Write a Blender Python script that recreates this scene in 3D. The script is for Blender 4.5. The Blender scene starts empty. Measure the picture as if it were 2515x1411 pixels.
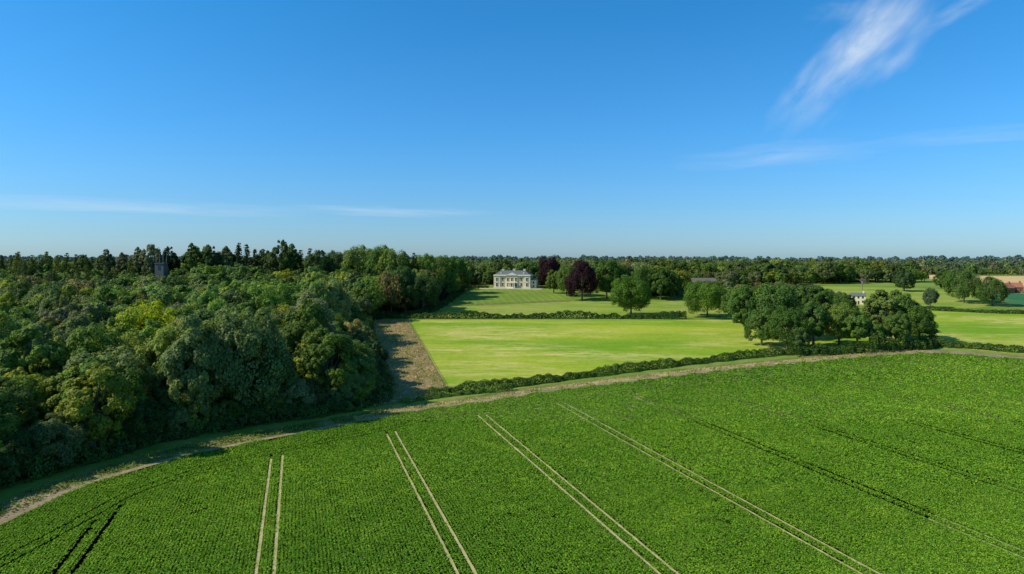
import bpy, bmesh, math, random
import numpy as np
from mathutils import Vector, Matrix, Quaternion
rng = np.random.default_rng(7)
random.seed(7)
scene = bpy.context.scene
scene.view_settings.view_transform = 'Standard'
scene.view_settings.look = 'None'
scene.view_settings.exposure = 0

# ------------------------------------------------------------------ terrain
_k = np.array([[-2000,0],[215,0],[350,7.5],[440,12],[530,17],[700,18],[1000,15],[2000,14],[4000,16],[20000,16]],float)
_ys = np.arange(-2000,20001,1.0)
_z = np.interp(_ys,_k[:,0],_k[:,1])
_g = np.exp(-0.5*(np.arange(-45,46)/15.0)**2); _g/=_g.sum()
_z = np.convolve(np.pad(_z,45,mode='edge'),_g,mode='valid')
def sstep(a,b,x):
    t=np.clip((x-a)/(b-a),0,1); return t*t*(3-2*t)
def H(x,y):
    x=np.asarray(x,float); y=np.asarray(y,float)
    z=np.interp(y,_ys,_z)
    z=z+1.5*sstep(-60,-150,x)*sstep(220,400,y)
    z=z+3*np.sin(x/420.0+1)*sstep(700,1400,y)
    return z
def inpoly(px,py,poly):
    px=np.asarray(px); py=np.asarray(py)
    ins=np.zeros(px.shape,bool); n=len(poly); j=n-1
    for i in range(n):
        xi,yi=poly[i]; xj,yj=poly[j]
        c=((yi>py)!=(yj>py))&(px<(xj-xi)*(py-yi)/((yj-yi) if yj!=yi else 1e-9)+xi)
        ins^=c; j=i
    return ins
def pdist(px,py,line):
    d=np.full(np.shape(px),1e9)
    for (ax,ay),(bx,by) in zip(line[:-1],line[1:]):
        vx,vy=bx-ax,by-ay; L=vx*vx+vy*vy
        t=np.clip(((px-ax)*vx+(py-ay)*vy)/L,0,1)
        d=np.minimum(d,np.hypot(px-ax-t*vx,py-ay-t*vy))
    return d

# ------------------------------------------------------------------ materials
def newmat(name):
    m=bpy.data.materials.new(name); m.use_nodes=True
    nt=m.node_tree; nt.nodes.clear()
    return m,nt
def mth(nt,op,a,b=None,c=None,clamp=False):
    n=nt.nodes.new('ShaderNodeMath'); n.operation=op; n.use_clamp=clamp
    for i,v in enumerate((a,b,c)):
        if v is None: continue
        if isinstance(v,(int,float)): n.inputs[i].default_value=v
        else: nt.links.new(v,n.inputs[i])
    return n.outputs[0]
def ramp(nt,fac,stops):
    r=nt.nodes.new('ShaderNodeValToRGB')
    e=r.color_ramp.elements
    while len(e)<len(stops): e.new(0.5)
    for i,(p,c) in enumerate(stops):
        e[i].position=p; e[i].color=(*c,1)
    nt.links.new(fac,r.inputs[0]); return r.outputs[0]
def noise(nt,vec,scale,detail=4,rough=0.55,dist=0.0):
    n=nt.nodes.new('ShaderNodeTexNoise'); n.inputs['Scale'].default_value=scale
    n.inputs['Detail'].default_value=detail; n.inputs['Roughness'].default_value=rough
    n.inputs['Distortion'].default_value=dist
    nt.links.new(vec,n.inputs['Vector']); return n.outputs['Fac']
def mixc(nt,fac,a,b,mode='MIX'):
    n=nt.nodes.new('ShaderNodeMix'); n.data_type='RGBA'; n.blend_type=mode
    for s,v in ((0,fac),(6,a),(7,b)):
        if isinstance(v,(int,float)): n.inputs[s].default_value=v
        elif isinstance(v,tuple): n.inputs[s].default_value=(*v,1)
        else: nt.links.new(v,n.inputs[s])
    return n.outputs[2]
def finish(nt,col,rough=0.9,bumpfac=None,bumpdist=0.1,spec=0.2,bs=0.6):
    p=nt.nodes.new('ShaderNodeBsdfPrincipled'); p.inputs['Roughness'].default_value=rough
    p.inputs['Specular IOR Level'].default_value=spec
    if isinstance(col,tuple): p.inputs['Base Color'].default_value=(*col,1)
    else: nt.links.new(col,p.inputs['Base Color'])
    if bumpfac is not None:
        b=nt.nodes.new('ShaderNodeBump'); b.inputs['Distance'].default_value=bumpdist; b.inputs['Strength'].default_value=bs
        nt.links.new(bumpfac,b.inputs['Height']); nt.links.new(b.outputs[0],p.inputs['Normal'])
    o=nt.nodes.new('ShaderNodeOutputMaterial'); nt.links.new(p.outputs[0],o.inputs[0])
def ground_mat(name,ca,cb,cc=None,s1=0.03,s2=0.5,s3=3.0,stretch=None,bump=0.15,stripes=None,ccs=1.0):
    m,nt=newmat(name)
    g=nt.nodes.new('ShaderNodeNewGeometry'); vec=g.outputs['Position']
    if stretch:
        mp=nt.nodes.new('ShaderNodeMapping'); mp.inputs['Rotation'].default_value=(0,0,stretch[0]); mp.inputs['Scale'].default_value=(stretch[1],stretch[2],1)
        nt.links.new(vec,mp.inputs['Vector']); v2=mp.outputs[0]
    else: v2=vec
    n1=noise(nt,v2,s1,6,0.65,0.4)
    col=ramp(nt,n1,[(0.38,ca),(0.62,cb)])
    if cc:
        n2=noise(nt,v2,s2*0.3,6,0.7)
        n2b=noise(nt,v2,s1*1.7,3,0.6)
        f=mth(nt,'MULTIPLY',ramp(nt,n2,[(0.42,(0,0,0)),(0.62,(1,1,1))]),ramp(nt,n2b,[(0.42,(0,0,0)),(0.60,(1,1,1))]))
        col=mixc(nt,mth(nt,'MULTIPLY',f,ccs),col,cc)
    n3=noise(nt,vec,s2,4,0.7); n4=noise(nt,vec,s3,3,0.7)
    f=mth(nt,'ADD',mth(nt,'MULTIPLY',n3,0.7),mth(nt,'MULTIPLY',n4,0.7))
    col=mixc(nt,1.0,col,ramp(nt,f,[(0.35,(0.66,0.66,0.66)),(1.0,(1.3,1.3,1.3))]),'MULTIPLY')
    if stripes:
        sx=nt.nodes.new('ShaderNodeSeparateXYZ'); nt.links.new(vec,sx.inputs[0])
        a=stripes[0]; c=mth(nt,'ADD',mth(nt,'MULTIPLY',sx.outputs[0],math.cos(a)),mth(nt,'MULTIPLY',sx.outputs[1],math.sin(a)))
        s=mth(nt,'SINE',mth(nt,'ADD',mth(nt,'MULTIPLY',c,2*math.pi/stripes[1]),mth(nt,'MULTIPLY',n3,1.2)))
        col=mixc(nt,mth(nt,'MULTIPLY_ADD',s,0.5,0.5),col,mixc(nt,1.0,col,stripes[2],'MULTIPLY'))
    finish(nt,col,0.95,f,bump,0.1)
    return m
def plain(name,c,rough=0.8,var=0.15,scale=1.5,spec=0.3):
    m,nt=newmat(name)
    g=nt.nodes.new('ShaderNodeNewGeometry')
    n=noise(nt,g.outputs['Position'],scale,5,0.6)
    col=ramp(nt,n,[(0.3,tuple(x*(1-var) for x in c)),(0.7,tuple(min(1,x*(1+var)) for x in c))])
    finish(nt,col,rough,n,0.02,spec)
    return m
def leaf_mat(name,trans=0.25,usecol=True,base=(0.05,0.1,0.02),hue_y=(1.35,1.12,0.6),hue_d=(0.8,0.9,1.05),rough=0.6,spec=.12):
    m,nt=newmat(name)
    a=nt.nodes.new('ShaderNodeAttribute'); a.attribute_name='tint'
    if usecol:
        oi=nt.nodes.new('ShaderNodeObjectInfo'); c0=oi.outputs['Color']
    else:
        rgb=nt.nodes.new('ShaderNodeRGB'); rgb.outputs[0].default_value=(*base,1); c0=rgb.outputs[0]
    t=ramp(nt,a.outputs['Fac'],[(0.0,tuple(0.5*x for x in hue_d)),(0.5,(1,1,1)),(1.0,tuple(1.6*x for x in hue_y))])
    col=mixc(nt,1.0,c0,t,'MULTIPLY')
    p=nt.nodes.new('ShaderNodeBsdfPrincipled'); p.inputs['Roughness'].default_value=rough; p.inputs['Specular IOR Level'].default_value=spec
    nt.links.new(col,p.inputs['Base Color'])
    tr=nt.nodes.new('ShaderNodeBsdfTranslucent'); 
    nt.links.new(mixc(nt,1.0,col,(1.5,1.5,0.6),'MULTIPLY'),tr.inputs['Color'])
    mx=nt.nodes.new('ShaderNodeMixShader'); mx.inputs[0].default_value=trans
    nt.links.new(p.outputs[0],mx.inputs[1]); nt.links.new(tr.outputs[0],mx.inputs[2])
    o=nt.nodes.new('ShaderNodeOutputMaterial'); nt.links.new(mx.outputs[0],o.inputs[0])
    return m

M_leaf=leaf_mat('foliage',0.30)
M_bark=plain('bark',(0.11,0.09,0.065),0.95,0.4,3)
M_crop=leaf_mat('crop_leaf',0.3,usecol=False,base=(0.175,0.335,0.022),hue_y=(1.5,1.03,1.3),hue_d=(0.6,0.88,1.0),rough=0.6,spec=.08)
M_dry=leaf_mat('dry_grass',0.2,usecol=False,base=(0.46,0.36,0.14),hue_y=(1.2,1.1,0.9),hue_d=(0.6,0.95,0.7),rough=0.8)
M_green=leaf_mat('verge_grass_blades',0.2,usecol=False,base=(0.15,0.20,0.04),hue_y=(1.5,1.1,0.9),hue_d=(0.6,0.95,0.7),rough=0.8)

# ------------------------------------------------------------------ mesh helpers
def quads_mesh(name,V,tint,mats,extra=None):
    n=len(V); ev=np.zeros((0,3)); ef=[]
    if extra: ev,ef=np.array(extra[0]),extra[1]
    nv=n*4+len(ev)
    me=bpy.data.meshes.new(name)
    me.vertices.add(nv)
    me.vertices.foreach_set('co',np.concatenate([V.reshape(-1,3),ev]).astype(np.float32).ravel())
    loops=np.arange(n*4,dtype=np.int32)
    if len(ef):
        efa=np.array(ef,dtype=np.int32)+n*4
        loops=np.concatenate([loops,efa.ravel()])
    nf=n+len(ef)
    me.loops.add(len(loops)); me.loops.foreach_set('vertex_index',loops)
    me.polygons.add(nf)
    me.polygons.foreach_set('loop_start',np.arange(nf,dtype=np.int32)*4)
    mi=np.zeros(nf,dtype=np.int32); mi[n:]=1
    for m in mats: me.materials.append(m)
    me.polygons.foreach_set('material_index',mi)
    me.update(calc_edges=True)
    at=me.attributes.new('tint','FLOAT','POINT')
    tv=np.full(nv,0.5,dtype=np.float32); tv[:n*4]=np.repeat(tint,4)
    at.data.foreach_set('value',tv)
    return me
def leafquads(P,Nn,s,r,aspect=0.75):
    n=len(P)
    Nn=Nn/np.maximum(np.linalg.norm(Nn,axis=1,keepdims=True),1e-6)
    t=r.normal(size=(n,3)); t-=Nn*(t*Nn).sum(1,keepdims=True); t/=np.maximum(np.linalg.norm(t,axis=1,keepdims=True),1e-6)
    b=np.cross(Nn,t); s=np.asarray(s).reshape(-1,1)*0.5
    t=t*s*1.15; b=b*s*aspect*1.15
    k=r.uniform(-0.35,0.35,size=(n,1))
    return np.stack([P-t,P-b+t*k,P+t,P+b+t*k],axis=1)
def rdir(r,n):
    d=r.normal(size=(n,3)); return d/np.linalg.norm(d,axis=1,keepdims=True)
def limb(vs,fs,p0,p1,r0,r1,seg=6):
    p0=Vector(p0);p1=Vector(p1);d=(p1-p0).normalized()
    u=d.orthogonal().normalized(); w=d.cross(u); b=len(vs)
    for p,rr in ((p0,r0),(p1,r1)):
        for i in range(seg):
            a=2*math.pi*i/seg; vs.append(tuple(p+u*math.cos(a)*rr+w*math.sin(a)*rr))
    for i in range(seg):
        j=(i+1)%seg; fs.append((b+i,b+j,b+seg+j,b+seg+i))
def broadleaf(name,seed,Ht,R,base,nleaf,ls,nl=18,sub=11,zmin=.3):
    r=np.random.default_rng(seed)
    c=Ht*(1-base)/2; cz=Ht*(1+base)/2
    C=[];RR=[];OUT=[];TT=[]
    lob=[]
    for i in range(nl):
        ph=i*2.39996+r.uniform(-.45,.45); zz=1-1.75*(i+0.5)/nl; zz+=r.uniform(-.1,.1); zz=np.clip(zz,-.85,.97)
        h=math.sqrt(1-zz*zz); d=np.array([math.cos(ph)*h,math.sin(ph)*h,zz])
        f=r.uniform(.48,.82)
        p=d*np.array([R,R,c])*f; rl=R*r.uniform(.26,.44)
        tt=r.uniform(-.1,.1)
        lob.append((p,rl,d))
        for k in range(sub):
            q=rdir(r,1)[0]+d*0.7; q/=np.linalg.norm(q)
            C.append(p+q*rl*r.uniform(.6,1.0)); RR.append(rl*r.uniform(.28,.52)); OUT.append(d); TT.append(tt+r.uniform(-.16,.16))
    C=np.array(C);RR=np.array(RR);OUT=np.array(OUT);TT=np.array(TT)
    w=RR**2; w/=w.sum()
    idx=r.choice(len(C),size=int(nleaf*1.3),p=w)
    d=rdir(r,len(idx)); keep=(d*OUT[idx]).sum(1)>-0.45
    idx=idx[keep][:nleaf]; d=d[keep][:nleaf]
    n=len(idx)
    P=C[idx]+d*(RR[idx]*r.uniform(.7,1.12,n))[:,None]
    P+=np.array([0,0,cz])
    nn=d*.85+OUT[idx]*.35+r.normal(size=(n,3))*.25+np.array([0,0,.15])
    ti=.47+TT[idx]+r.normal(size=n)*.12
    k=P[:,2]>zmin
    V=leafquads(P[k],nn[k],ls*r.uniform(.7,1.35,k.sum()),r)
    vs=[];fs=[]
    tr=Ht*0.018+.08
    limb(vs,fs,(0,0,-1.0),(0,0,Ht*max(base,.15)),tr*1.35,tr,8); limb(vs,fs,(0,0,Ht*max(base,.15)),(0.2,0.1,Ht*.62),tr,tr*.45,8)
    for p,rl,dd in lob[:12]:
        h0=Ht*r.uniform(max(base,.15)*.8,.45); limb(vs,fs,(0,0,h0),tuple(p+np.array([0,0,cz])),tr*.5,tr*.12,5)
    return quads_mesh(name,V,np.clip(ti[k],0,1),[M_leaf,M_bark],(vs,fs))
def conifer(name,seed,Ht,R,nleaf,ls):
    r=np.random.default_rng(seed); C=[];RR=[];OUT=[]
    nw=22
    for i in range(nw):
        t=i/nw; z=Ht*(.15+.83*t); rad=R*(1-t)**.8+0.2
        for k in range(max(3,int(9*(1-t)))):
            a=r.uniform(0,6.28); q=rad*r.uniform(.4,1)
            C.append((math.cos(a)*q,math.sin(a)*q,z-q*.25)); RR.append(.35+rad*.22); OUT.append((math.cos(a),math.sin(a),.4))
    C=np.array(C);RR=np.array(RR);OUT=np.array(OUT); w=RR**2;w/=w.sum()
    idx=r.choice(len(C),size=nleaf,p=w); d=rdir(r,nleaf)
    P=C[idx]+d*RR[idx][:,None]*np.array([1.2,1.2,.6]); nn=d*.6+OUT[idx]*.5+r.normal(size=(nleaf,3))*.35
    V=leafquads(P,nn,ls*r.uniform(.7,1.3,nleaf),r,.5)
    vs=[];fs=[]; limb(vs,fs,(0,0,-1),(0,0,Ht*.97),Ht*.016+.05,.03,6)
    return quads_mesh(name,V,np.clip(.45+r.normal(size=nleaf)*.13,0,1),[M_leaf,M_bark],(vs,fs))

protoN=[broadleaf('broadleaf_near_%d'%i,100+i,20,R,b,21000,.44,nl,12) for i,(R,b,nl) in enumerate([(6.6,.05,24),(7.6,.08,28),(6.0,.04,22),(6.4,.1,24),(8.2,.1,34),(5.4,.05,24)])]
protoO=[broadleaf('oak_mesh_%d'%i,200+i,20,R,b,24000,.48,nl) for i,(R,b,nl) in enumerate([(10.5,.10,38),(12.0,.12,40),(9.5,.05,34)])]
protoF=[broadleaf('broadleaf_far_%d'%i,300+i,20,R,b,6000,.8,nl) for i,(R,b,nl) in enumerate([(7.2,.1,18),(8.2,.12,22),(6.0,.1,16),(9.0,.1,26)])]
protoT=[broadleaf('tall_mesh_%d'%i,400+i,20,R,b,7000,.5,nl,9) for i,(R,b,nl) in enumerate([(4.6,.35,19),(5.6,.3,22)])]
protoC=[conifer('conifer_%d'%i,500+i,20,R,6000,.5) for i,R in enumerate([3.6,3.0])]
protoX=[broadleaf('distant_%d'%i,600+i,20,R,.02,1400,1.7,14) for i,R in enumerate([8,9.5,7])]

GREENS=[(.090,.165,.028),(.110,.195,.032),(.105,.180,.048),(.160,.225,.042),(.130,.185,.065),(.060,.118,.030),(.20,.25,.030),(.185,.180,.065),(.155,.195,.09)]
WTS=np.array([.18,.18,.14,.13,.14,.13,.05,.05,.08])
def green(dark=1.0):
    c=GREENS[np.random.default_rng(random.randrange(1<<30)).choice(len(GREENS),p=WTS/WTS.sum())]
    k=random.uniform(.75,1.55)*dark
    return (c[0]*k*1.1,c[1]*k,c[2]*k,1)
def put(name,mesh,x,y,h,rscale=1.0,col=None,parent=None,z=None,rot=None):
    o=bpy.data.objects.new(name,mesh); scene.collection.objects.link(o)
    s=h/20.0; zz=float(H(x,y)) if z is None else z
    o.location=(x,y,zz); o.rotation_euler=(0,0,random.uniform(0,6.28) if rot is None else rot); o.scale=(s*rscale,s*rscale,s)
    o.color=col if col else green()
    if parent: o.parent=parent
    return o
def empty(name,loc=(0,0,0)):
    e=bpy.data.objects.new(name,None); scene.collection.objects.link(e); e.location=loc; return e
def jitter(poly,sp,seed,jit=.38):
    r=np.random.default_rng(seed)
    xs=[p[0] for p in poly]; ys=[p[1] for p in poly]
    gx,gy=np.meshgrid(np.arange(min(xs),max(xs),sp),np.arange(min(ys),max(ys),sp*.87))
    gx=gx+(np.arange(gx.shape[0])%2*sp*.5)[:,None]
    gx=gx.ravel()+r.uniform(-jit,jit,gx.size)*sp; gy=gy.ravel()+r.uniform(-jit,jit,gy.size)*sp
    k=inpoly(gx,gy,poly); return gx[k],gy[k]

# ------------------------------------------------------------------ ground sheets
M_terr=ground_mat('meadow_ground',(.12,.21,.02),(.20,.28,.035),(.25,.27,.07),s1=.01)
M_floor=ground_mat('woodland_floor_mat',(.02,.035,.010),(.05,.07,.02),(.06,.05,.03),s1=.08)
M_field=ground_mat('pasture_mat',(.16,.29,.012),(.35,.39,.035),(.54,.46,.15),s1=.016,s2=.5,s3=2.5,stretch=(.25,.5,1.6),ccs=.95)
M_mid=ground_mat('park_grass_mat',(.16,.26,.022),(.27,.32,.04),(.36,.33,.10),s1=.03,stretch=(0,.5,2))
M_lawn=ground_mat('lawn_mat',(.16,.23,.028),(.21,.275,.038),None,s1=.04,stripes=(.12,5.0,(.82,.88,.8)))
M_rough=ground_mat('rough_grass_mat',(.30,.20,.10),(.14,.16,.04),(.36,.26,.15),s1=.09,s2=.8,stretch=(.3,2,.6),bump=.4)
M_verge=ground_mat('verge_mat',(.09,.14,.025),(.20,.20,.06),(.30,.25,.11),s1=.09,s2=.9,bump=.3)
M_dryv=ground_mat('dry_verge_mat',(.20,.20,.06),(.40,.32,.13),(.50,.38,.20),s1=.12,s2=.9,bump=.3)
M_dirt=ground_mat('dirt_mat',(.24,.18,.11),(.36,.27,.17),(.14,.15,.05),s1=.12,s2=1.2)
M_shadesoil=ground_mat('shaded_soil_mat',(.05,.11,.010),(.07,.14,.014),(.10,.12,.02),s1=.05)  # soil coloured dark green, painting in the shade between crop rows
M_tram=ground_mat('tramline_mat',(.36,.32,.13),(.50,.43,.20),(.22,.28,.06),s1=.3,s2=2.0,s3=6)
M_gold=ground_mat('stubble_mat',(.55,.37,.15),(.64,.45,.20),None,s1=.01)
M_teal=ground_mat('vegetable_mat',(.03,.13,.05),(.05,.16,.06),None,s1=.05)

def grid_lines(segs):
    out=[]
    for a,b,st in segs: out+=list(np.arange(a,b,st))
    out.append(segs[-1][1]); return np.array(out,float)
def terrain():
    xs=grid_lines([(-14000,-2000,1000),(-2000,-600,100),(-600,-300,20),(-300,300,6),(300,600,20),(600,2000,100),(2000,14000,1000)])
    ys=grid_lines([(-1500,-100,100),(-100,60,20),(60,720,6),(720,1200,30),(1200,3000,150),(3000,18000,1000)])
    X,Y=np.meshgrid(xs,ys); Z=H(X,Y)
    V=np.stack([X,Y,Z],-1).reshape(-1,3); nx=len(xs)
    i=np.arange(len(ys)-1)[:,None]*nx+np.arange(nx-1)[None]
    F=np.stack([i,i+1,i+nx+1,i+nx],-1).reshape(-1,4)
    me=bpy.data.meshes.new('ground'); me.from_pydata(V.tolist(),[],F.tolist()); me.materials.append(M_terr)
    for p in me.polygons: p.use_smooth=True
    o=bpy.data.objects.new('ground',me); scene.collection.objects.link(o)
terrain()
def sheet(name,poly,mat,off=.06,step=6):
    bm=bmesh.new()
    f=bm.faces.new([bm.verts.new((x,y,0)) for x,y in poly])
    bmesh.ops.triangulate(bm,faces=[f])
    xs=[p[0] for p in poly]; ys=[p[1] for p in poly]
    for ax,lo,hi in ((0,min(xs),max(xs)),(1,min(ys),max(ys))):
        v=math.floor(lo/step)*step+step
        while v<hi:
            co=(v,0,0) if ax==0 else (0,v,0); no=(1,0,0) if ax==0 else (0,1,0)
            bmesh.ops.bisect_plane(bm,geom=bm.verts[:]+bm.edges[:]+bm.faces[:],plane_co=co,plane_no=no,dist=1e-4)
            v+=step
    co=np.array([v.co[:] for v in bm.verts]); z=H(co[:,0],co[:,1])+off
    for v,zz in zip(bm.verts,z): v.co.z=zz
    bmesh.ops.recalc_face_normals(bm,faces=bm.faces)
    for f in bm.faces:
        if f.normal.z<0: f.normal_flip()
        f.smooth=True
    me=bpy.data.meshes.new(name); bm.to_mesh(me); bm.free(); me.materials.append(mat)
    o=bpy.data.objects.new(name,me); scene.collection.objects.link(o); return o
def ribbon_poly(line,w0,w1):
    pts=[Vector(p) for p in line]; L=[];R=[]
    for i,p in enumerate(pts):
        d=(pts[min(i+1,len(pts)-1)]-pts[max(i-1,0)]).normalized(); n=Vector((-d.y,d.x))
        L.append(tuple(p+n*w1)); R.append(tuple(p+n*w0))
    return R+L[::-1]
def smoothline(line,n=6):
    out=[]
    P=[line[0]]+list(line)+[line[-1]]
    for i in range(1,len(P)-2):
        p0,p1,p2,p3=[np.array(P[j],float) for j in (i-1,i,i+1,i+2)]
        for k in range(n):
            t=k/n; q=.5*((2*p1)+(-p0+p2)*t+(2*p0-5*p1+4*p2-p3)*t*t+(-p0+3*p1-3*p2+p3)*t**3); out.append(tuple(q))
    out.append(tuple(line[-1])); return out

edge=smoothline([(-84,-60),(-80,60),(-77,103),(-75.6,118),(-68.5,134),(-60,145),(-37.5,167),(-27.3,178),(-6.5,191.5),(11.4,205),(61,231),(112,252),(158,267),(180,262),(196,255),(300,230)],4)
cropPoly=edge+[(300,-60)]
woods=[(-94,50),(-95,118),(-88,136),(-81,152),(-63,169),(-49,181),(-42,197),(-47,225),(-56,260),(-66,300),(-76,345),(-70,372),(-54,380),(-50,400),(-47,440),(-42,490),(-37,540),(-32,640),(-60,720),(-760,720),(-760,50)]
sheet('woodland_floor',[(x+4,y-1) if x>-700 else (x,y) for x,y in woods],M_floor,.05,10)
sheet('crop_field_shaded_soil',cropPoly,M_shadesoil,.08,8)
sheet('pasture_field',[(-20.4,212),(0,218),(19,227),(48,243),(99,267),(130,272),(172,288),(180,330),(120,356),(-52,356),(-52,345)],M_field,.07,6)
sheet('rough_grass',[(-37,183),(-22,200),(-20.4,212),(-52,345),(-52,356),(-76,356),(-74,340),(-46,240)],M_rough,.09,5)
sheet('park_grass',[(-75,366),(95,366),(125,372),(120,440),(37,441),(-50,411)],M_mid,.07,6)
sheet('lawn',[(-47,414),(37,443),(46,470),(36,524),(-36,524),(-44,470)],M_lawn,.08,6)
sheet('meadow_field',[(174,282),(200,262),(330,236),(520,330),(560,392),(282,376),(236,398)],M_field,.07,8)
sheet('meadow_field',[(200,415),(275,405),(330,440),(330,520),(250,560),(215,500)],M_mid,.07,8)
sheet('vegetable_plot',[(300,425),(420,425),(440,485),(330,490)],M_teal,.07,8)
sheet('stubble_field',[(366,560),(560,545),(900,700),(900,900),(520,900),(410,650)],M_gold,.1,20)
sheet('stubble_field',[(330,780),(500,760),(620,1000),(430,1000)],M_gold,.2,20)
sheet('stubble_field',[(900,1300),(2000,1250),(2300,1700),(1100,1700)],M_gold,.4,60)
sheet('farm_track',ribbon_poly(smoothline([(236,402),(282,384),(330,392),(420,400),(600,420)]),0,4),M_dirt,.1,8)
sheet('farm_track',ribbon_poly(smoothline([(296,418),(330,424),(400,470),(420,495)]),0,3.5),M_dirt,.12,8)
sheet('grass_verge',ribbon_poly(edge,.9,7.5),M_verge,.10,6)
sheet('dry_grass_verge',ribbon_poly(edge[24:50],.8,4.6),M_dryv,.12,6)
sheet('dirt_track',ribbon_poly(edge,-.6,.9),M_dirt,.14,6)
sheet('bare_soil',[(132,257.5),(158,265),(181,260),(196,254),(190,262),(178,270),(158,274),(140,268)],M_dirt,.16,6)
sheet('bare_soil',[(-84,70),(-79,96),(-75,112),(-76,120),(-80,120),(-84,100),(-88,70)],M_dirt,.16,6)

# tramlines -----------------------------------------------------------
rd=np.array([-.3,.954]); rd/=np.linalg.norm(rd); rn=np.array([rd[1],-rd[0]])
S0=-3.9; SP=24.3; G=1.08
tl_v=[];tl_f=[]
def strip(pts,w,off=.13):
    pts=[np.array(p) for p in pts]; b=len(tl_v)
    for i,p in enumerate(pts):
        d=pts[min(i+1,len(pts)-1)]-pts[max(i-1,0)]; d=d/np.linalg.norm(d); n=np.array([-d[1],d[0]])
        for s in (-1,1):
            q=p+n*w*.5*s*random.uniform(.8,1.15); tl_v.append((q[0],q[1],float(H(q[0],q[1]))+off))
    for i in range(len(pts)-1): tl_f.append((b+2*i,b+2*i+1,b+2*i+3,b+2*i+2))
for k in range(-3,14):
    for g in (-G,G):
        s=S0+SP*k+g; pts=[]
        t=np.arange(-40,330,2.0); px=rn[0]*s+rd[0]*t; py=rn[1]*s+rd[1]*t
        ok=inpoly(px,py,cropPoly)&(pdist(px,py,edge)>14)&(px<290)
        pts=[(a,b) for a,b,o in zip(px,py,ok) if o]
        if len(pts)>2: strip(pts,.46,{-1:.12,0:.175,1:.19,2:.195,3:.165}.get(k,.11))
ed=np.array(edge)
me=bpy.data.meshes.new('tramlines'); me.from_pydata(tl_v,[],tl_f); me.materials.append(M_tram)
o=bpy.data.objects.new('tramlines',me); scene.collection.objects.link(o)

# crop plants ----------------------------------------------------------
def crop():
    P=[];S=[];T=[]
    for y0,y1,dens,ls in ((70,120,72,.19),(120,165,38,.26),(165,215,19,.36),(215,290,9,.52)):
        xa=-.85*y1; xb=min(.88*y1,260); A=(xb-xa)*(y1-y0); n=int(A*dens)
        x=rng.uniform(xa,xb,n); y=rng.uniform(y0,y1,n)
        s=x*rn[0]+y*rn[1]; t=x*rd[0]+y*rd[1]
        s=np.round(s/.5)*.5+rng.normal(size=n)*(.118 if y0<120 else .14 if y0<160 else .22)
        x=rn[0]*s+rd[0]*t; y=rn[1]*s+rd[1]*t
        k=inpoly(x,y,cropPoly)&(y>68)&(x<.86*y+10)&(x>-.86*y-10)
        x,y,s=x[k],y[k],s[k]
        de=pdist(x,y,edge)
        m=np.abs((s-S0+SP/2)%SP-SP/2)
        tram=(np.abs(m-G)<(.25+.05*np.sin(x*3+y*5)+rng.normal(size=len(x))*.07+.07*(y<165)))&(de>14+1.5*np.sin(y*2))
        nearT=np.exp(-((m-G)/.55)**2)*(de>14)
        hd=(np.abs(de-10.5)<.2)|(np.abs(de-12.7)<.2)
        ragged=de<.8+.8*np.sin(x*.7)+rng.uniform(0,.8,len(x))
        nz=np.sin(x*.9+2*np.sin(y*.31))*np.sin(y*.7+1.7*np.sin(x*.43))*np.sin(x*.11+1)*np.sin(y*.083+2)
        hole=(nz>.72)&(rng.uniform(size=len(x))<.6)
        keep=~(tram|hd|ragged|hole)
        x,y,s,de,nearT=x[keep],y[keep],s[keep],de[keep],nearT[keep]; n=len(x)
        z=H(x,y)+.10+(.32-.15*nearT)*rng.beta(3.5,1.3,n)
        lf=.5*np.sin(x*.05+np.sin(y*.04)*2)+.5*np.sin(y*.06-x*.03+1.3*np.sin(x*.07))
        mf=np.sin(x*.8+np.sin(y*.6)*2)*np.sin(y*.75+np.sin(x*.5))
        spots=np.clip(np.sin(x*.21+3*np.sin(y*.13+1))*np.sin(y*.19+2*np.sin(x*.11)),0,1)**3
        ti=.44+.08*lf+.05*mf+.14*spots+rng.normal(size=n)*.14-.12*np.exp(-de/9)  # last term darkens leaves near the edge, painting in woodland shadow
        P.append(np.stack([x,y,z],1)); S.append(ls*rng.uniform(.7,1.35,n)); T.append(ti)
    P=np.concatenate(P);S=np.concatenate(S);T=np.concatenate(T)
    nn=rng.normal(size=(len(P),3))*.42+np.array([0,0,1])
    V=leafquads(P,nn,S,rng,.8)
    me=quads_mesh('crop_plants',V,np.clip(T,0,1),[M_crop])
    o=bpy.data.objects.new('crop_plants',me); scene.collection.objects.link(o)
    print('crop leaves',len(P))
crop()

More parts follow.
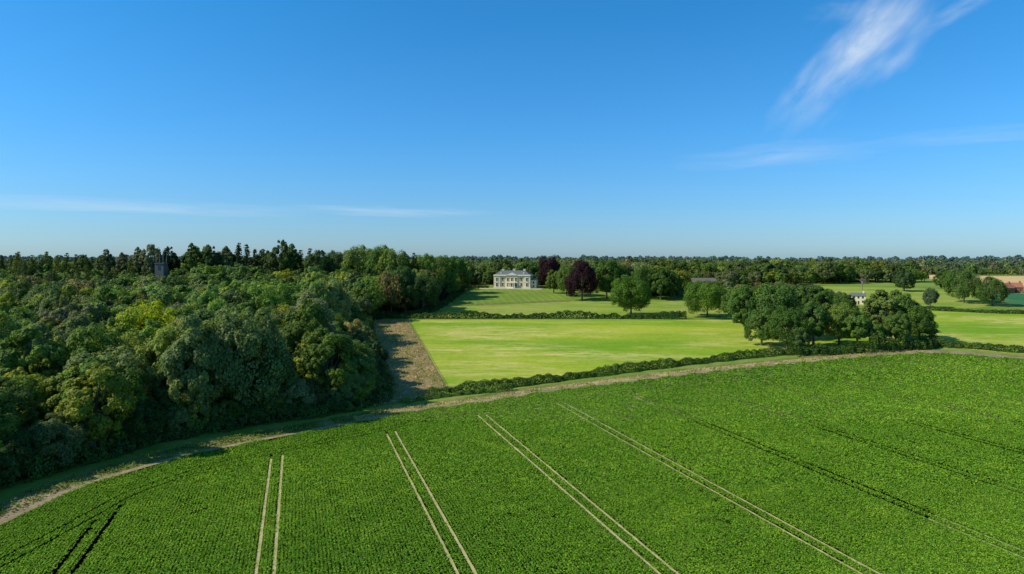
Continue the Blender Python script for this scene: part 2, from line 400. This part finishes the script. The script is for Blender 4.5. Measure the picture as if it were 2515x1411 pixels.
# hedges -----------------------------------------------------------------
def hedge(name,line,w,h,col,dens=22,ls=.32,var=.35,seed=1,jag=1.0):
    r=np.random.default_rng(seed); line=np.array(smoothline(line,5))
    seg=np.linalg.norm(np.diff(line,axis=0),axis=1); cum=np.concatenate([[0],np.cumsum(seg)]); L=cum[-1]
    n=int(L*(w+2*h)*dens); u=r.uniform(0,L,n)
    px=np.interp(u,cum,line[:,0]); py=np.interp(u,cum,line[:,1])
    e=1.0; qx=np.interp(np.clip(u+e,0,L),cum,line[:,0])-np.interp(np.clip(u-e,0,L),cum,line[:,0]); qy=np.interp(np.clip(u+e,0,L),cum,line[:,1])-np.interp(np.clip(u-e,0,L),cum,line[:,1])
    q=np.hypot(qx,qy)+1e-9; nx,ny=-qy/q,qx/q
    ph=r.uniform(0,6,6)
    hv=1+var*(.5*np.sin(u*.11+ph[0])+.35*np.sin(u*.37+ph[1]+2*np.sin(u*.13))+.25*np.sin(u*1.3+ph[2]+2*np.sin(u*.29))*jag)
    a=r.uniform(-.15,math.pi+.15,n)
    wv=w*.5*(.85+.25*np.sin(u*.43+ph[4]+1.5*np.sin(u*.17))+.15*np.sin(u*1.9+a*2))
    k=r.uniform(.82,1.08,n)
    lx=np.cos(a)*wv*k; lz=np.maximum(np.sin(a),0)**.7*h*hv*k
    x=px+nx*lx; y=py+ny*lx; z=H(x,y)+lz+.02
    nn=np.stack([nx*np.cos(a),ny*np.cos(a),np.sin(a)],1)*.9+r.normal(size=(n,3))*.4
    ti=.45+.12*np.sin(u*.5+ph[5])+r.normal(size=n)*.13
    V=leafquads(np.stack([x,y,z],1),nn,ls*r.uniform(.7,1.4,n),r)
    me=quads_mesh(name,V,np.clip(ti,0,1),[M_leaf]); o=bpy.data.objects.new(name,me); o.color=(*col,1); scene.collection.objects.link(o); return o
hedge('field_hedge',[(-24,198),(-10,205),(-1,211),(19,223),(48.5,239),(80,254),(101,263),(112,265)],3.8,2.3,(.085,.155,.026),seed=2,var=.5)
hedge('field_hedge',[(-86,366),(-50,362),(-20,362),(30,362),(70,361),(92,360)],3.4,2.8,(.065,.125,.026),dens=10,ls=.5,seed=3,var=.5)
hedge('field_hedge',[(172,283),(185,277),(200,268),(240,255),(300,242),(360,232)],4,2.6,(.08,.14,.028),dens=12,ls=.5,seed=4)
hedge('field_hedge',[(236,400),(282,380),(350,388),(480,400)],3,2,(.07,.12,.028),dens=7,ls=.6,seed=5)
hedge('undergrowth',[(-96,50),(-93,100),(-90,118),(-83,136),(-76,151),(-60,166),(-45,178),(-37,194),(-43,225),(-53,262),(-63,300),(-72,340)],5.5,3.6,(.08,.14,.03),dens=12,ls=.42,seed=6,var=.8)
hedge('undergrowth',[(108,263),(125,266),(150,271),(172,280),(180,292)],6,4,(.07,.13,.024),dens=10,ls=.5,seed=7,var=.6)
hedge('undergrowth',[(-76,352),(-70,370),(-52,374),(-45,400),(-41,440),(-38,490),(-33,530)],5,3,(.06,.11,.024),dens=7,ls=.6,seed=8,var=.5)
hedge('garden_hedge',[(-38,527),(-18,529)],2.4,2.2,(.06,.11,.024),dens=8,ls=.6,seed=9,var=.1)
hedge('garden_hedge',[(20,529),(44,526)],2.4,2.2,(.06,.11,.024),dens=8,ls=.6,seed=10,var=.1)
hedge('bramble_bushes',[(-30,188),(-22,196),(-12,201),(0,206)],3,1.5,(.14,.22,.04),dens=16,ls=.35,seed=11,var=.8)

def tufts(name,poly,dens,ls,hh,mat,seed):
    r=np.random.default_rng(seed); xs=[p[0] for p in poly]; ys=[p[1] for p in poly]
    n=int((max(xs)-min(xs))*(max(ys)-min(ys))*dens); x=r.uniform(min(xs),max(xs),n); y=r.uniform(min(ys),max(ys),n)
    nz=np.sin(x*.5+2*np.sin(y*.3))*np.sin(y*.4+2*np.sin(x*.23))
    k=inpoly(x,y,poly)&(r.uniform(size=n)<.55+.45*nz); x,y,nz=x[k],y[k],nz[k]; n=len(x)
    z=H(x,y)+.1+hh*r.uniform(0,1,n)
    nn=r.normal(size=(n,3))*np.array([1,1,.5])+np.array([0,0,.35])
    V=leafquads(np.stack([x,y,z],1),nn,ls*r.uniform(.6,1.4,n),r,.5)
    me=quads_mesh(name,V,np.clip(.45-.25*nz*.6+r.normal(size=n)*.15,0,1),[mat]); o=bpy.data.objects.new(name,me); scene.collection.objects.link(o)
tufts('dry_grass',ribbon_poly(edge[24:50],.9,4.2),10,.4,.45,M_dry,21)
tufts('long_green_grass',ribbon_poly(edge[4:28],1.2,6.5),14,.4,.6,M_green,23)
tufts('long_grass',[(-37,183),(-22,200),(-20.4,212),(-52,345),(-52,356),(-74,356),(-72,340),(-44,240)],3.5,.5,.5,M_dry,22)

# ------------------------------------------------------------------ woodland
wood=empty('woodland')
cnt=0
gx1,gy1=jitter(woods,9.6,31); k1=gy1<300
gx2,gy2=jitter(woods,10.5,32); k2=gy2>=300
gx=np.concatenate([gx1[k1],gx2[k2]]); gy=np.concatenate([gy1[k1],gy2[k2]])
dd=pdist(gx,gy,woods[:18])
patch=np.sin(gx*.045+1.3*np.sin(gy*.03))*np.sin(gy*.04+1.1*np.sin(gx*.025+1))
for x,y,d,pt in zip(gx,gy,dd,patch):
    if x<-.78*y-22: continue
    if math.hypot(x+226,y-440)<9: continue
    left=float(sstep(-100,-150,x))
    if y<155: h=random.uniform(14,20)
    elif y<300: h=random.triangular(16,29,22)+2*pt if d>14 else random.uniform(16,24)
    elif y<470: h=(random.triangular(13,26,17)+2*pt)*(1-.10*left)
    else: h=random.triangular(10,21,13)*(1-.05*left)
    if y>200 and y<350 and d<13: h=random.uniform(11,18)
    m=random.choice(protoN) if y<290 else random.choice(protoF)
    c=green()
    if y>340 and x<-230 and random.random()<.4: m=random.choice(protoC); h*=1.25; c=green(.55)
    put('tree',m,x,y,h,random.uniform(.85,1.15)*(20/max(h,18))**.5,c,wood); cnt+=1
ul=np.array(smoothline([(-95,60),(-93,100),(-90,118),(-83,137),(-76,152),(-60,168),(-46,180),(-39,196),(-46,228),(-55,262),(-65,302)],8))
for i in range(0,len(ul),1):
    x,y=ul[i]+np.array([random.uniform(-3.5,0),random.uniform(-1.5,2)])
    put('tree',random.choice(protoN),x,y,random.uniform(6,11),random.uniform(1.0,1.35),green(.95),wood,z=float(H(x,y))-.6)
print('woodland trees',cnt)
for (x,y,top,kind,c) in [(-272,455,46,'t',0),(-268,470,44,'t',0),(-250,458,47.5,'t',0),(-240,456,50,'t',0),(-235,470,48,'t',0),(-217,470,49,'t',0),(-210,450,50,'t',0),(-204,456,49,'t',0),(-193,456,47.5,'t',0),(-188,452,48,'t',0),(-181,452,52,'c',0),(-178,458,51,'c',0),(-184,458,49,'c',0),(-196,448,48,'t',0),
        (-152,446,52,'t',0),(-146,448,49.5,'t',0),(-140,452,47,'c',0),(-132,446,48,'c',0),(-172,470,47,'t',0),(-160,455,46,'t',0),(-101,448,48.5,'o',3),(-92,452,46,'o',0),(-86,447,48.5,'o',1),(-76,440,46,'o',3),(-70,446,46,'c',5),(-63,440,45,'c',5),(-118,452,45,'o',5),(-110,450,46,'t',0),(-126,440,46,'t',0),(-58,452,43,'o',1),(-52,452,42,'o',3),(-46,462,41.5,'n',1),(-40,490,41,'n',0),
        (-300,450,43,'c',0),(-315,462,46,'c',0),(-330,455,45,'c',0),(-322,458,43.5,'c',0),(-308,455,43,'c',0),(-340,470,46,'c',0),(-288,460,42.5,'t',0),(-345,462,43,'c',0),(-295,462,44,'c',0),(-282,452,42,'c',0),(-304,466,45,'c',0)]:
    g=float(H(x,y)); h=top-g
    if kind=='t': put('lime_tree',random.choice(protoT),x,y,h,.78,green(.7))
    elif kind=='c': put('conifer_tree',random.choice(protoC),x,y,h,.9,green(.5))
    elif kind=='o': put('oak_tree',protoN[4],x,y,h,.82,(*GREENS[c],1))
    else: put('oak_tree',protoN[1],x,y,h,.9,(*GREENS[c],1))
for (x,y,h,rs,c) in [(-100,186,28,.95,(.30,.36,.02,1)),(-86,186,26,.9,(.14,.21,.07,1)),(-84,137,19,1.15,(.20,.24,.03,1)),(-94,146,18,1.1,(.18,.23,.035,1)),(-99,130,18,1.1,(.15,.20,.04,1)),(-73,158,27,.75,(.15,.21,.07,1)),(-66,166,28,.8,(.16,.22,.075,1)),(-60,172,22,.8,(.14,.20,.065,1)),(-43,188,15,1.1,(.12,.21,.05,1)),(-41,201,17,.9,(.06,.11,.04,1)),(-74,280,25,1.0,(.32,.29,.08,1)),(-82,298,26,1.0,(.30,.29,.08,1)),(-95,262,28,.9,(.17,.28,.045,1)),(-112,250,28,.9,(.16,.27,.055,1)),(-68,240,25,.9,(.17,.26,.06,1)),(-60,385,26,1.1,(.065,.125,.035,1)),(-50,385,22,1.0,(.065,.125,.035,1))]:
    put('broadleaf_tree',random.choice(protoN),x,y,h,rs,c)

# ------------------------------------------------------------------ right hand trees
dk=(.08,.15,.025,1)
put('oak_tree',protoO[0],65,373,21,1.0,(.095,.18,.022,1))
put('oak_tree',protoO[1],105,367,18.5,1.05,(.105,.19,.025,1))
cb=(.04,.016,.02,1)
put('copper_beech_tree',protoO[2],46,448,25,.85,cb)
put('copper_beech_tree',protoO[0],30,545,24,.75,cb)
for (x,y,h,rs,c) in [(30,490,17,1.0,(.14,.20,.035,1)),(38,474,22,.9,(.12,.19,.035,1)),(64,462,25,1.0,dk),(74,470,22,1.0,dk),(98,450,21,1.05,dk),(88,458,22,.95,dk),(108,455,19,1.0,dk),
      (105,305,22.5,1.0,dk),(115,300,24,1.0,(.10,.18,.035,1)),(129,312,24.5,1.1,(.105,.19,.035,1)),(137,305,23,1.0,dk),(103.5,283,15.5,1.1,(.11,.19,.035,1)),(110,273,17.7,1.0,dk),(124,281,20,1.05,(.10,.18,.035,1)),(136.5,285,17.7,1.1,(.15,.22,.04,1)),
      (140.6,278,15,1.15,(.11,.20,.035,1)),(159.6,293,22.5,1.1,(.15,.21,.05,1)),(170,298,21,1.0,(.11,.19,.035,1)),(172,288,16,1.0,dk),(147,275,11.6,1.2,(.10,.18,.035,1)),(157,279,15,1.1,(.105,.18,.035,1)),(113,268,10,1.2,(.10,.16,.05,1)),
      (112,345,17,1.1,(.11,.19,.035,1)),(120,338,18,1.0,dk),(142,345,19,1.0,dk),(128,330,19,1.1,dk),(159,340,16,1.1,dk),(172,325,13,1.1,dk),(184,318,13,1.1,dk),(150,315,17,1.1,dk),(165,312,16,1.0,dk),
      (290,505,15,1.25,(.07,.12,.04,1)),(250,408,12,.9,(.10,.15,.07,1)),(317,500,12,1.2,dk),(330,520,14,1.2,dk)]:
    put('broadleaf_tree',random.choice(protoN),x,y,h,rs,c)
put('oak_tree',protoO[1],288,435,19,.9,(.09,.16,.035,1)); put('oak_tree',protoO[2],294,418,17,.95,(.09,.155,.035,1))

belt=empty('distant_woodland')
def fill(poly,sp,seed,h0,h1,protos,dark=1.0,haze=0.0):
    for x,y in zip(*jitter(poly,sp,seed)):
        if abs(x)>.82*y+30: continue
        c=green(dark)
        c=(c[0]*(1-haze)+.13*haze,c[1]*(1-haze)+.20*haze,c[2]*(1-haze)+.28*haze,1)  # distance haze painted into the foliage colour
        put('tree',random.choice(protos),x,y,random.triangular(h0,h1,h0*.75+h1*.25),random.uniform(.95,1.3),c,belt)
fill([(68,480),(118,462),(128,500),(132,570),(40,600),(38,575),(62,540)],10,41,14,24,protoF,.85)
fill([(-32,575),(25,570),(130,590),(230,590),(330,620),(395,640),(330,740),(200,740),(-40,700)],11,42,9,23,protoF,.85)
fill([(128,540),(160,552),(215,560),(260,570),(250,600),(128,600)],10,43,8,17,protoF,.85)
fill([(150,400),(190,380),(205,420),(215,470),(190,500),(160,480)],10,44,7,12,protoF,.9)
fill([(118,380),(135,400),(150,440),(150,490),(128,470)],10,45,9,14,protoF,.9)
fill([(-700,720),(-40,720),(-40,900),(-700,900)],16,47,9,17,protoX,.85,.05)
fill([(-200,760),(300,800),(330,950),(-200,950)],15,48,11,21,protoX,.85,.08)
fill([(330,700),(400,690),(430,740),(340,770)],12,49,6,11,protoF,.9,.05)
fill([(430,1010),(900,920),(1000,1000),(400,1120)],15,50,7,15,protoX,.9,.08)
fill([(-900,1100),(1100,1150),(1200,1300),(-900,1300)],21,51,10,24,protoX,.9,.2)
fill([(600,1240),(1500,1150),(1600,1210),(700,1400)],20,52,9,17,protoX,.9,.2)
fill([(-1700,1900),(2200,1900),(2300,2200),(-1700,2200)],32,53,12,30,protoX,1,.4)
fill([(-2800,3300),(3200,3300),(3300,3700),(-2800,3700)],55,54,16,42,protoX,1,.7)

def dead(name,x,y,h):
    vs=[];fs=[]; r=random.Random(5)
    def br(p,d,l,rad,dep):
        q=p+d*l; limb(vs,fs,p,q,rad,rad*.6,5)
        if dep==0: return
        for _ in range(3):
            nd=(d+Vector((r.uniform(-.9,.9),r.uniform(-.9,.9),r.uniform(-.2,.5)))).normalized(); br(q,nd,l*.68,rad*.55,dep-1)
    br(Vector((0,0,-.3)),Vector((0,0,1)),h*.3,h*.045,5)
    me=bpy.data.meshes.new(name); me.from_pydata(vs,[],fs); me.materials.append(plain('dead_wood',(.26,.20,.17),.9,.2))
    o=bpy.data.objects.new(name,me); o.location=(x,y,float(H(x,y))); scene.collection.objects.link(o)
dead('dead_tree',264,515,12)

# ------------------------------------------------------------------ buildings
def box(bm,x0,x1,y0,y1,z0,z1):
    v=[bm.verts.new(p) for p in ((x0,y0,z0),(x1,y0,z0),(x1,y1,z0),(x0,y1,z0),(x0,y0,z1),(x1,y0,z1),(x1,y1,z1),(x0,y1,z1))]
    for f in ((0,3,2,1),(4,5,6,7),(0,1,5,4),(1,2,6,5),(2,3,7,6),(3,0,4,7)): bm.faces.new([v[i] for i in f])
def part(name,parent,mat,fn):
    bm=bmesh.new(); fn(bm); bmesh.ops.recalc_face_normals(bm,faces=bm.faces)
    me=bpy.data.meshes.new(name); bm.to_mesh(me); bm.free(); me.materials.append(mat)
    o=bpy.data.objects.new(name,me); scene.collection.objects.link(o); o.parent=parent; return o
def cyl(bm,x,y,z0,z1,r,seg=12):
    a=[bm.verts.new((x+r*math.cos(2*math.pi*i/seg),y+r*math.sin(2*math.pi*i/seg),z0)) for i in range(seg)]
    b=[bm.verts.new((x+r*.85*math.cos(2*math.pi*i/seg),y+r*.85*math.sin(2*math.pi*i/seg),z1)) for i in range(seg)]
    for i in range(seg): bm.faces.new((a[i],a[(i+1)%seg],b[(i+1)%seg],b[i]))
    bm.faces.new(b); bm.faces.new(a[::-1])
def hip(bm,x0,x1,y0,y1,z0,z1,ins):
    v=[bm.verts.new(p) for p in ((x0,y0,z0),(x1,y0,z0),(x1,y1,z0),(x0,y1,z0))]
    t=[bm.verts.new(p) for p in ((x0+ins,y0+ins,z1),(x1-ins,y0+ins,z1),(x1-ins,y1-ins,z1),(x0+ins,y1-ins,z1))]
    for i in range(4): bm.faces.new((v[i],v[(i+1)%4],t[(i+1)%4],t[i]))
    bm.faces.new(t); bm.faces.new(v[::-1])
def gable(bm,x0,x1,y0,y1,z0,z1,axis='x'):
    p=((x0,y0,z0),(x1,y0,z0),(x1,y1,z0),(x0,y1,z0),(x0,(y0+y1)/2,z1),(x1,(y0+y1)/2,z1)); F=((0,1,5,4),(2,3,4,5),(0,4,3),(1,2,5),(0,3,2,1))
    v=[bm.verts.new(q) for q in p]
    for f in F: bm.faces.new([v[i] for i in f])
M_stucco=plain('cream_stucco',(.78,.66,.42),.8,.05,.4)
M_white=plain('white_paint',(.80,.74,.58),.6,.03)
M_slate=plain('slate',(.13,.135,.14),.75,.2,1.5)
M_glass=plain('window_glass',(.05,.06,.07),.15,.1,1,.6)
M_brick=plain('brick',(.30,.14,.08),.9,.25,2)
M_tile=plain('red_tile',(.34,.14,.08),.9,.25,2)
M_conc=plain('concrete',(.14,.14,.13),.95,.15,.8)
M_barnroof=plain('barn_roofing',(.15,.13,.12),.95,.15,.8,.05)
M_woodd=plain('dark_timber',(.07,.055,.045),.9,.3,2)
M_fence=plain('weathered_timber',(.20,.16,.12),.9,.3,2)
M_steel=plain('galvanised_steel',(.20,.21,.22),.5,.1)

hz=float(H(0,530))+.1
man=empty('mansion',(0,530,hz)); man.rotation_euler=(0,0,math.radians(-10))
W=14.3; EV=9.7
part('walls',man,M_stucco,lambda b:(box(b,-W,W,0,14,-1,EV),box(b,-W-.02-0.0,-W+5.0,-.6,-.003,-1,EV-.01),box(b,W-5.0,W+.02,-.6,-.003,-1,EV-.01),box(b,-4.6,4.6,-.5,-.004,-1,EV-.012)))
part('plinth',man,M_white,lambda b:(box(b,-W-.25,W+.25,-.95,-.62,-1,.9),))
part('cornice',man,M_white,lambda b:(box(b,-W-.55,W+.55,-1.15,14.5,EV+.003,EV+.35),box(b,-W-.1,W+.1,-.75,14.1,EV+.353,EV+.7)))
part('string_course',man,M_white,lambda b:(box(b,-W-.1,-W+5.1,-.75,-.603,4.75,5.0),box(b,W-5.1,W+.1,-.75,-.603,4.75,5.0),box(b,-9.15,-4.65,-.15,-.005,4.75,5.0),box(b,4.65,9.15,-.15,-.005,4.75,5.0)))
part('roof',man,M_slate,lambda b:hip(b,-W+.2,W-.2,-.4,13.8,EV+.706,EV+3.9,4.4))
def ped(b):
    v=[b.verts.new(p) for p in ((-4.6,-1.35,EV+.36),(4.6,-1.35,EV+.36),(0,-1.35,EV+2.3),(-4.6,3,EV+.76),(4.6,3,EV+.76),(0,3,EV+2.3))]
    for f in ((0,1,2),(3,5,4),(0,2,5,3),(1,4,5,2),(0,3,4,1)): b.faces.new([v[i] for i in f])
part('pediment',man,M_white,ped)
def chim(b):
    for x,y in ((-8.5,8),(8.5,8),(0,10)): box(b,x-.9,x+.9,y-.4,y+.4,EV+1,EV+4.9); box(b,x-1.0,x+1.0,y-.5,y+.5,EV+4.903,EV+5.1)
part('chimneys',man,M_stucco,chim)
def dorm(b):
    for x in (-9,9): box(b,x-.6,x+.6,1.0,3,EV+1,EV+2.4)
part('dormers',man,M_white,dorm)
wx=[(-11.8,-.6),(-7.3,0),(-3.2,-.5),(0,-.5),(3.2,-.5),(7.3,0),(11.8,-.6)]
def frames(b):
    for x,y in wx:
        for z0,z1 in ((1.3,4.0),(5.6,8.0)):
            if x==0 and z0<2: continue
            w=.75
            box(b,x-w-.2,x-w,y-.2,y-.006,z0,z1); box(b,x+w,x+w+.2,y-.2,y-.006,z0,z1)
            box(b,x-w-.2,x+w+.2,y-.26,y-.007,z0-.22,z0-.002); box(b,x-w-.3,x+w+.3,y-.3,y-.008,z1+.002,z1+.3)
            box(b,x-.03,x+.03,y-.09,y-.066,z0,z1); box(b,x-w,x-.035,y-.09,y-.066,(z0+z1)/2-.03,(z0+z1)/2+.03); box(b,x+.035,x+w,y-.09,y-.066,(z0+z1)/2-.03,(z0+z1)/2+.03)
part('window_frames',man,M_white,frames)
def glass(b):
    for x,y in wx:
        for z0,z1 in ((1.3,4.0),(5.6,8.0)):
            if x==0 and z0<2: continue
            box(b,x-.75,x+.75,y-.06,y-.005,z0,z1)
    for y in (3,7,11):
        for z0,z1 in ((1.3,4.0),(5.6,8.0)): box(b,-W-.06,-W-.003,y-.7,y+.7,z0,z1)
part('windows',man,M_glass,glass)
part('door',man,M_woodd,lambda b:box(b,-.8,.8,-.6,-.51,.9,3.6))
def portico(b):
    for x in (-2.4,-.9,.9,2.4): cyl(b,x,-3.0,.6,4.0,.26)
    box(b,-2.9,2.9,-3.5,-.52,4.003,4.6); box(b,-3.1,3.1,-3.7,-.96,-.6,.597)
    box(b,-2.0,2.0,-4.4,-3.705,-.6,.35); box(b,-2.0,2.0,-5.0,-4.405,-.6,.1)
part('portico',man,M_white,portico)
part('service_wing',man,M_stucco,lambda b:box(b,W+.03,W+4.6,1.5,11,-1,6.4))
part('service_wing_roof',man,M_slate,lambda b:hip(b,W+.05,W+5.0,1.2,11.3,6.403,8.0,2.1))
part('service_wing_windows',man,M_glass,lambda b:(box(b,W+1.8,W+3,1.44,1.497,3.6,5.2),box(b,W+1.8,W+3,1.44,1.497,.8,2.4)))
part('terrace_wall',man,M_stucco,lambda b:(box(b,-24,-4,-9,-8.5,-2,.3),box(b,4,24,-9,-8.5,-2,.3)))
sheet('gravel_terrace',[(-24,522.6),(24,522.6),(24,529),(-24,529)],ground_mat('gravel_mat',(.38,.33,.24),(.45,.4,.3),None),.12,6)

by=522; bx=146
barn=empty('barn',(bx,by,float(H(bx,by))))
part('walls',barn,M_woodd,lambda b:(box(b,-9,9,6,6.3,-.5,5.4),box(b,-9,-8.7,-6,5.99,-.5,5.4),box(b,8.7,9,-6,5.99,-.5,5.4)))
part('posts',barn,M_steel,lambda b:[box(b,x-.15,x+.15,-6,-5.7,-.5,5.3) for x in (-4.5,0,4.5)])
part('roof',barn,M_barnroof,lambda b:gable(b,-9.6,9.6,-7,7,5.5,8.6))

def house(name,x,y,w,d,h,rh,mw,mr,rot=0,lift=0):
    e=empty(name,(x,y,float(H(x,y))+lift)); e.rotation_euler=(0,0,rot)
    part('walls',e,mw,lambda b:box(b,-w/2,w/2,-d/2,d/2,-1,h))
    part('roof',e,mr,lambda b:gable(b,-w/2-.4,w/2+.4,-d/2-.4,d/2+.4,h+.003,h+rh))
    part('chimney',e,mw,lambda b:box(b,w/2-1.4,w/2-.6,-.5,.5,h+.5,h+rh+1.2))
    def wn(b):
        for k in (-.3,0,.3):
            for z in ([1,3.6] if h>4.5 else [1.1]):
                if k==0 and z<2: continue
                box(b,w*k-.5,w*k+.5,-d/2-.06,-d/2-.004,z,z+1.3)
    part('windows',e,M_glass,wn)
    part('door',e,M_woodd,lambda b:box(b,-.45,.45,-d/2-.06,-d/2-.004,0,2))
house('cream_cottage',217,428,8,6,5.2,1.8,M_stucco,M_slate,-.4)
for i,(x,y) in enumerate([(357,494),(367,499),(378,492),(390,502)]): house('brick_house',x,y,9,7,3.6,3.4,M_brick,M_tile,.3*((-1)**i))
tx,ty=-226,440
tw=empty('concrete_tower',(tx,ty,float(H(tx,ty))))
tz=36.5-float(H(tx,ty))
part('shaft',tw,M_conc,lambda b:(box(b,-2.8,2.8,-2.8,2.8,-1,tz),box(b,-3.1,3.1,-3.1,3.1,tz+.003,tz+.5)))
part('louvres',tw,M_woodd,lambda b:(box(b,-.8,.8,-2.87,-2.804,tz-4,tz-1.5),))
part('antenna_masts',tw,M_steel,lambda b:[cyl(b,x,y,tz+.5,tz+hh,.14,6) for x,y,hh in ((-2.2,-2.2,8),(2.2,-2.2,7),(0,2,9),(2.2,2.2,7),(-2.2,2.2,6.5))])

def fence(name,line,hgt=1.2,sp=3.0,rails=(.45,.95)):
    pts=np.array(line); seg=np.linalg.norm(np.diff(pts,axis=0),axis=1); cum=np.concatenate([[0],np.cumsum(seg)])
    u=np.arange(0,cum[-1],sp); X=np.interp(u,cum,pts[:,0]); Y=np.interp(u,cum,pts[:,1]); Z=H(X,Y); vs=[];fs=[]
    for x,y,z in zip(X,Y,Z): limb(vs,fs,(x,y,z-.2),(x,y,z+hgt),.08,.07,4)
    for i in range(len(u)-1):
        for r in rails: limb(vs,fs,(X[i],Y[i],Z[i]+r),(X[i+1],Y[i+1],Z[i+1]+r),.05,.05,4)
    me=bpy.data.meshes.new(name); me.from_pydata(vs,[],fs); me.materials.append(M_fence); o=bpy.data.objects.new(name,me); scene.collection.objects.link(o)
fence('wooden_fence',[(-52,352),(-52,345),(-36,278),(-20.8,212),(-23,201)],1.3,2.5)
fence('park_fence',[(-47,412.5),(37,441.8)],1.1,3)
sheet('haha_bank',ribbon_poly([(-47,411),(37,440)],-1.2,1.0),M_rough,.12,6)

# ------------------------------------------------------------------ light, sky
az=Vector((.985,.17)).normalized(); el=math.radians(39)
L=Vector((az.x*math.cos(el),az.y*math.cos(el),-math.sin(el)))
sd=bpy.data.lights.new('sun','SUN'); sd.energy=5.0; sd.angle=math.radians(.5); sd.color=(1,.93,.78)
so=bpy.data.objects.new('sun',sd); so.rotation_euler=L.to_track_quat('-Z','Y').to_euler(); so.location=(-200,0,200); scene.collection.objects.link(so)
w=bpy.data.worlds.new('World'); scene.world=w; w.use_nodes=True; nt=w.node_tree; nt.nodes.clear()
sky=nt.nodes.new('ShaderNodeTexSky'); sky.sky_type='NISHITA'; sky.sun_disc=False; sky.sun_elevation=el
sky.sun_rotation=math.atan2(-az.x,-az.y)%(2*math.pi); sky.air_density=1.0; sky.dust_density=.6; sky.ozone_density=1.6; sky.altitude=100
tc=nt.nodes.new('ShaderNodeTexCoord'); sx=nt.nodes.new('ShaderNodeSeparateXYZ'); nt.links.new(tc.outputs['Generated'],sx.inputs[0])
azn=mth(nt,'ARCTAN2',sx.outputs[0],sx.outputs[1]); eln=mth(nt,'ARCSINE',sx.outputs[2])
def cloud(a0,e0,hl,hw,ang,st,nsx,nsy,seed,thr=.45,pw=1.0):
    da=mth(nt,'SUBTRACT',azn,a0); de=mth(nt,'SUBTRACT',eln,e0); ca,sa=math.cos(ang),math.sin(ang)
    u=mth(nt,'ADD',mth(nt,'MULTIPLY',da,ca),mth(nt,'MULTIPLY',de,sa)); v=mth(nt,'SUBTRACT',mth(nt,'MULTIPLY',de,ca),mth(nt,'MULTIPLY',da,sa))
    cb=nt.nodes.new('ShaderNodeCombineXYZ'); nt.links.new(mth(nt,'MULTIPLY',u,nsx),cb.inputs[0]); nt.links.new(mth(nt,'MULTIPLY',v,nsy),cb.inputs[1]); cb.inputs[2].default_value=seed
    n=noise(nt,cb.outputs[0],1.0,7,.6,.6); n2=noise(nt,cb.outputs[0],.5,3,.6)
    vv=mth(nt,'ADD',v,mth(nt,'MULTIPLY',mth(nt,'SUBTRACT',n2,.5),hw*3.2))
    d=mth(nt,'SQRT',mth(nt,'ADD',mth(nt,'POWER',mth(nt,'ABSOLUTE',mth(nt,'DIVIDE',u,hl)),2.0),mth(nt,'POWER',mth(nt,'ABSOLUTE',mth(nt,'DIVIDE',vv,hw)),2.0)))
    m=mth(nt,'SUBTRACT',1.0,d,clamp=True); m=mth(nt,'POWER',m,pw)
    nn=mth(nt,'MULTIPLY',mth(nt,'SUBTRACT',n,thr-.2),2.4,clamp=True)
    return mth(nt,'MULTIPLY',mth(nt,'MULTIPLY',m,nn,clamp=True),st)
cl=[cloud(.462,.255,.145,.050,math.radians(46),.62,11,26,1.0,pw=1.2),
    cloud(.490,.285,.075,.050,math.radians(40),.50,15,30,2.0,pw=1.2),
    cloud(.585,.298,.06,.013,math.radians(22),.26,18,60,8.0),
    cloud(.45,.31,.05,.014,math.radians(-10),.12,20,60,3.0),
    cloud(.37,.138,.15,.016,.01,.26,7,60,4.0),cloud(.60,.148,.14,.010,0,.20,7,70,5.0),
    cloud(-.50,.066,.24,.011,0,.34,7,80,6.0),cloud(-.17,.069,.16,.008,-.02,.42,8,90,7.0)]
tot=cl[0]
for c in cl[1:]: tot=mth(nt,'ADD',tot,c,clamp=True)
def g(*c): return tuple(x/2.0 for x in c)
tn=ramp(nt,mth(nt,'MULTIPLY',eln,1.6,clamp=True),[(0.0,g(.70,1.08,1.66)),(0.05,g(.60,1.0,1.56)),(0.12,g(.50,.98,1.54)),(0.28,g(.37,1.05,1.64)),(0.55,g(.24,1.10,1.68)),(1.0,g(.4,1.1,1.45))])
tint=mixc(nt,1.0,sky.outputs[0],tn,'MULTIPLY'); tint=mixc(nt,1.0,tint,(2.0,2.0,2.0),'MULTIPLY')
col=mixc(nt,tot,tint,(8.0,8.8,9.6))
bg=nt.nodes.new('ShaderNodeBackground'); bg.inputs[1].default_value=.1; nt.links.new(col,bg.inputs[0])
wo=nt.nodes.new('ShaderNodeOutputWorld'); nt.links.new(bg.outputs[0],wo.inputs[0])

cam=bpy.data.cameras.new('camera'); cam.lens=24; cam.sensor_width=36; cam.clip_end=30000; cam.clip_start=.5; cam.shift_y=-70.5/2515
co=bpy.data.objects.new('camera',cam); co.location=(0,0,40); co.rotation_euler=(math.radians(90),0,0); scene.collection.objects.link(co); scene.camera=co
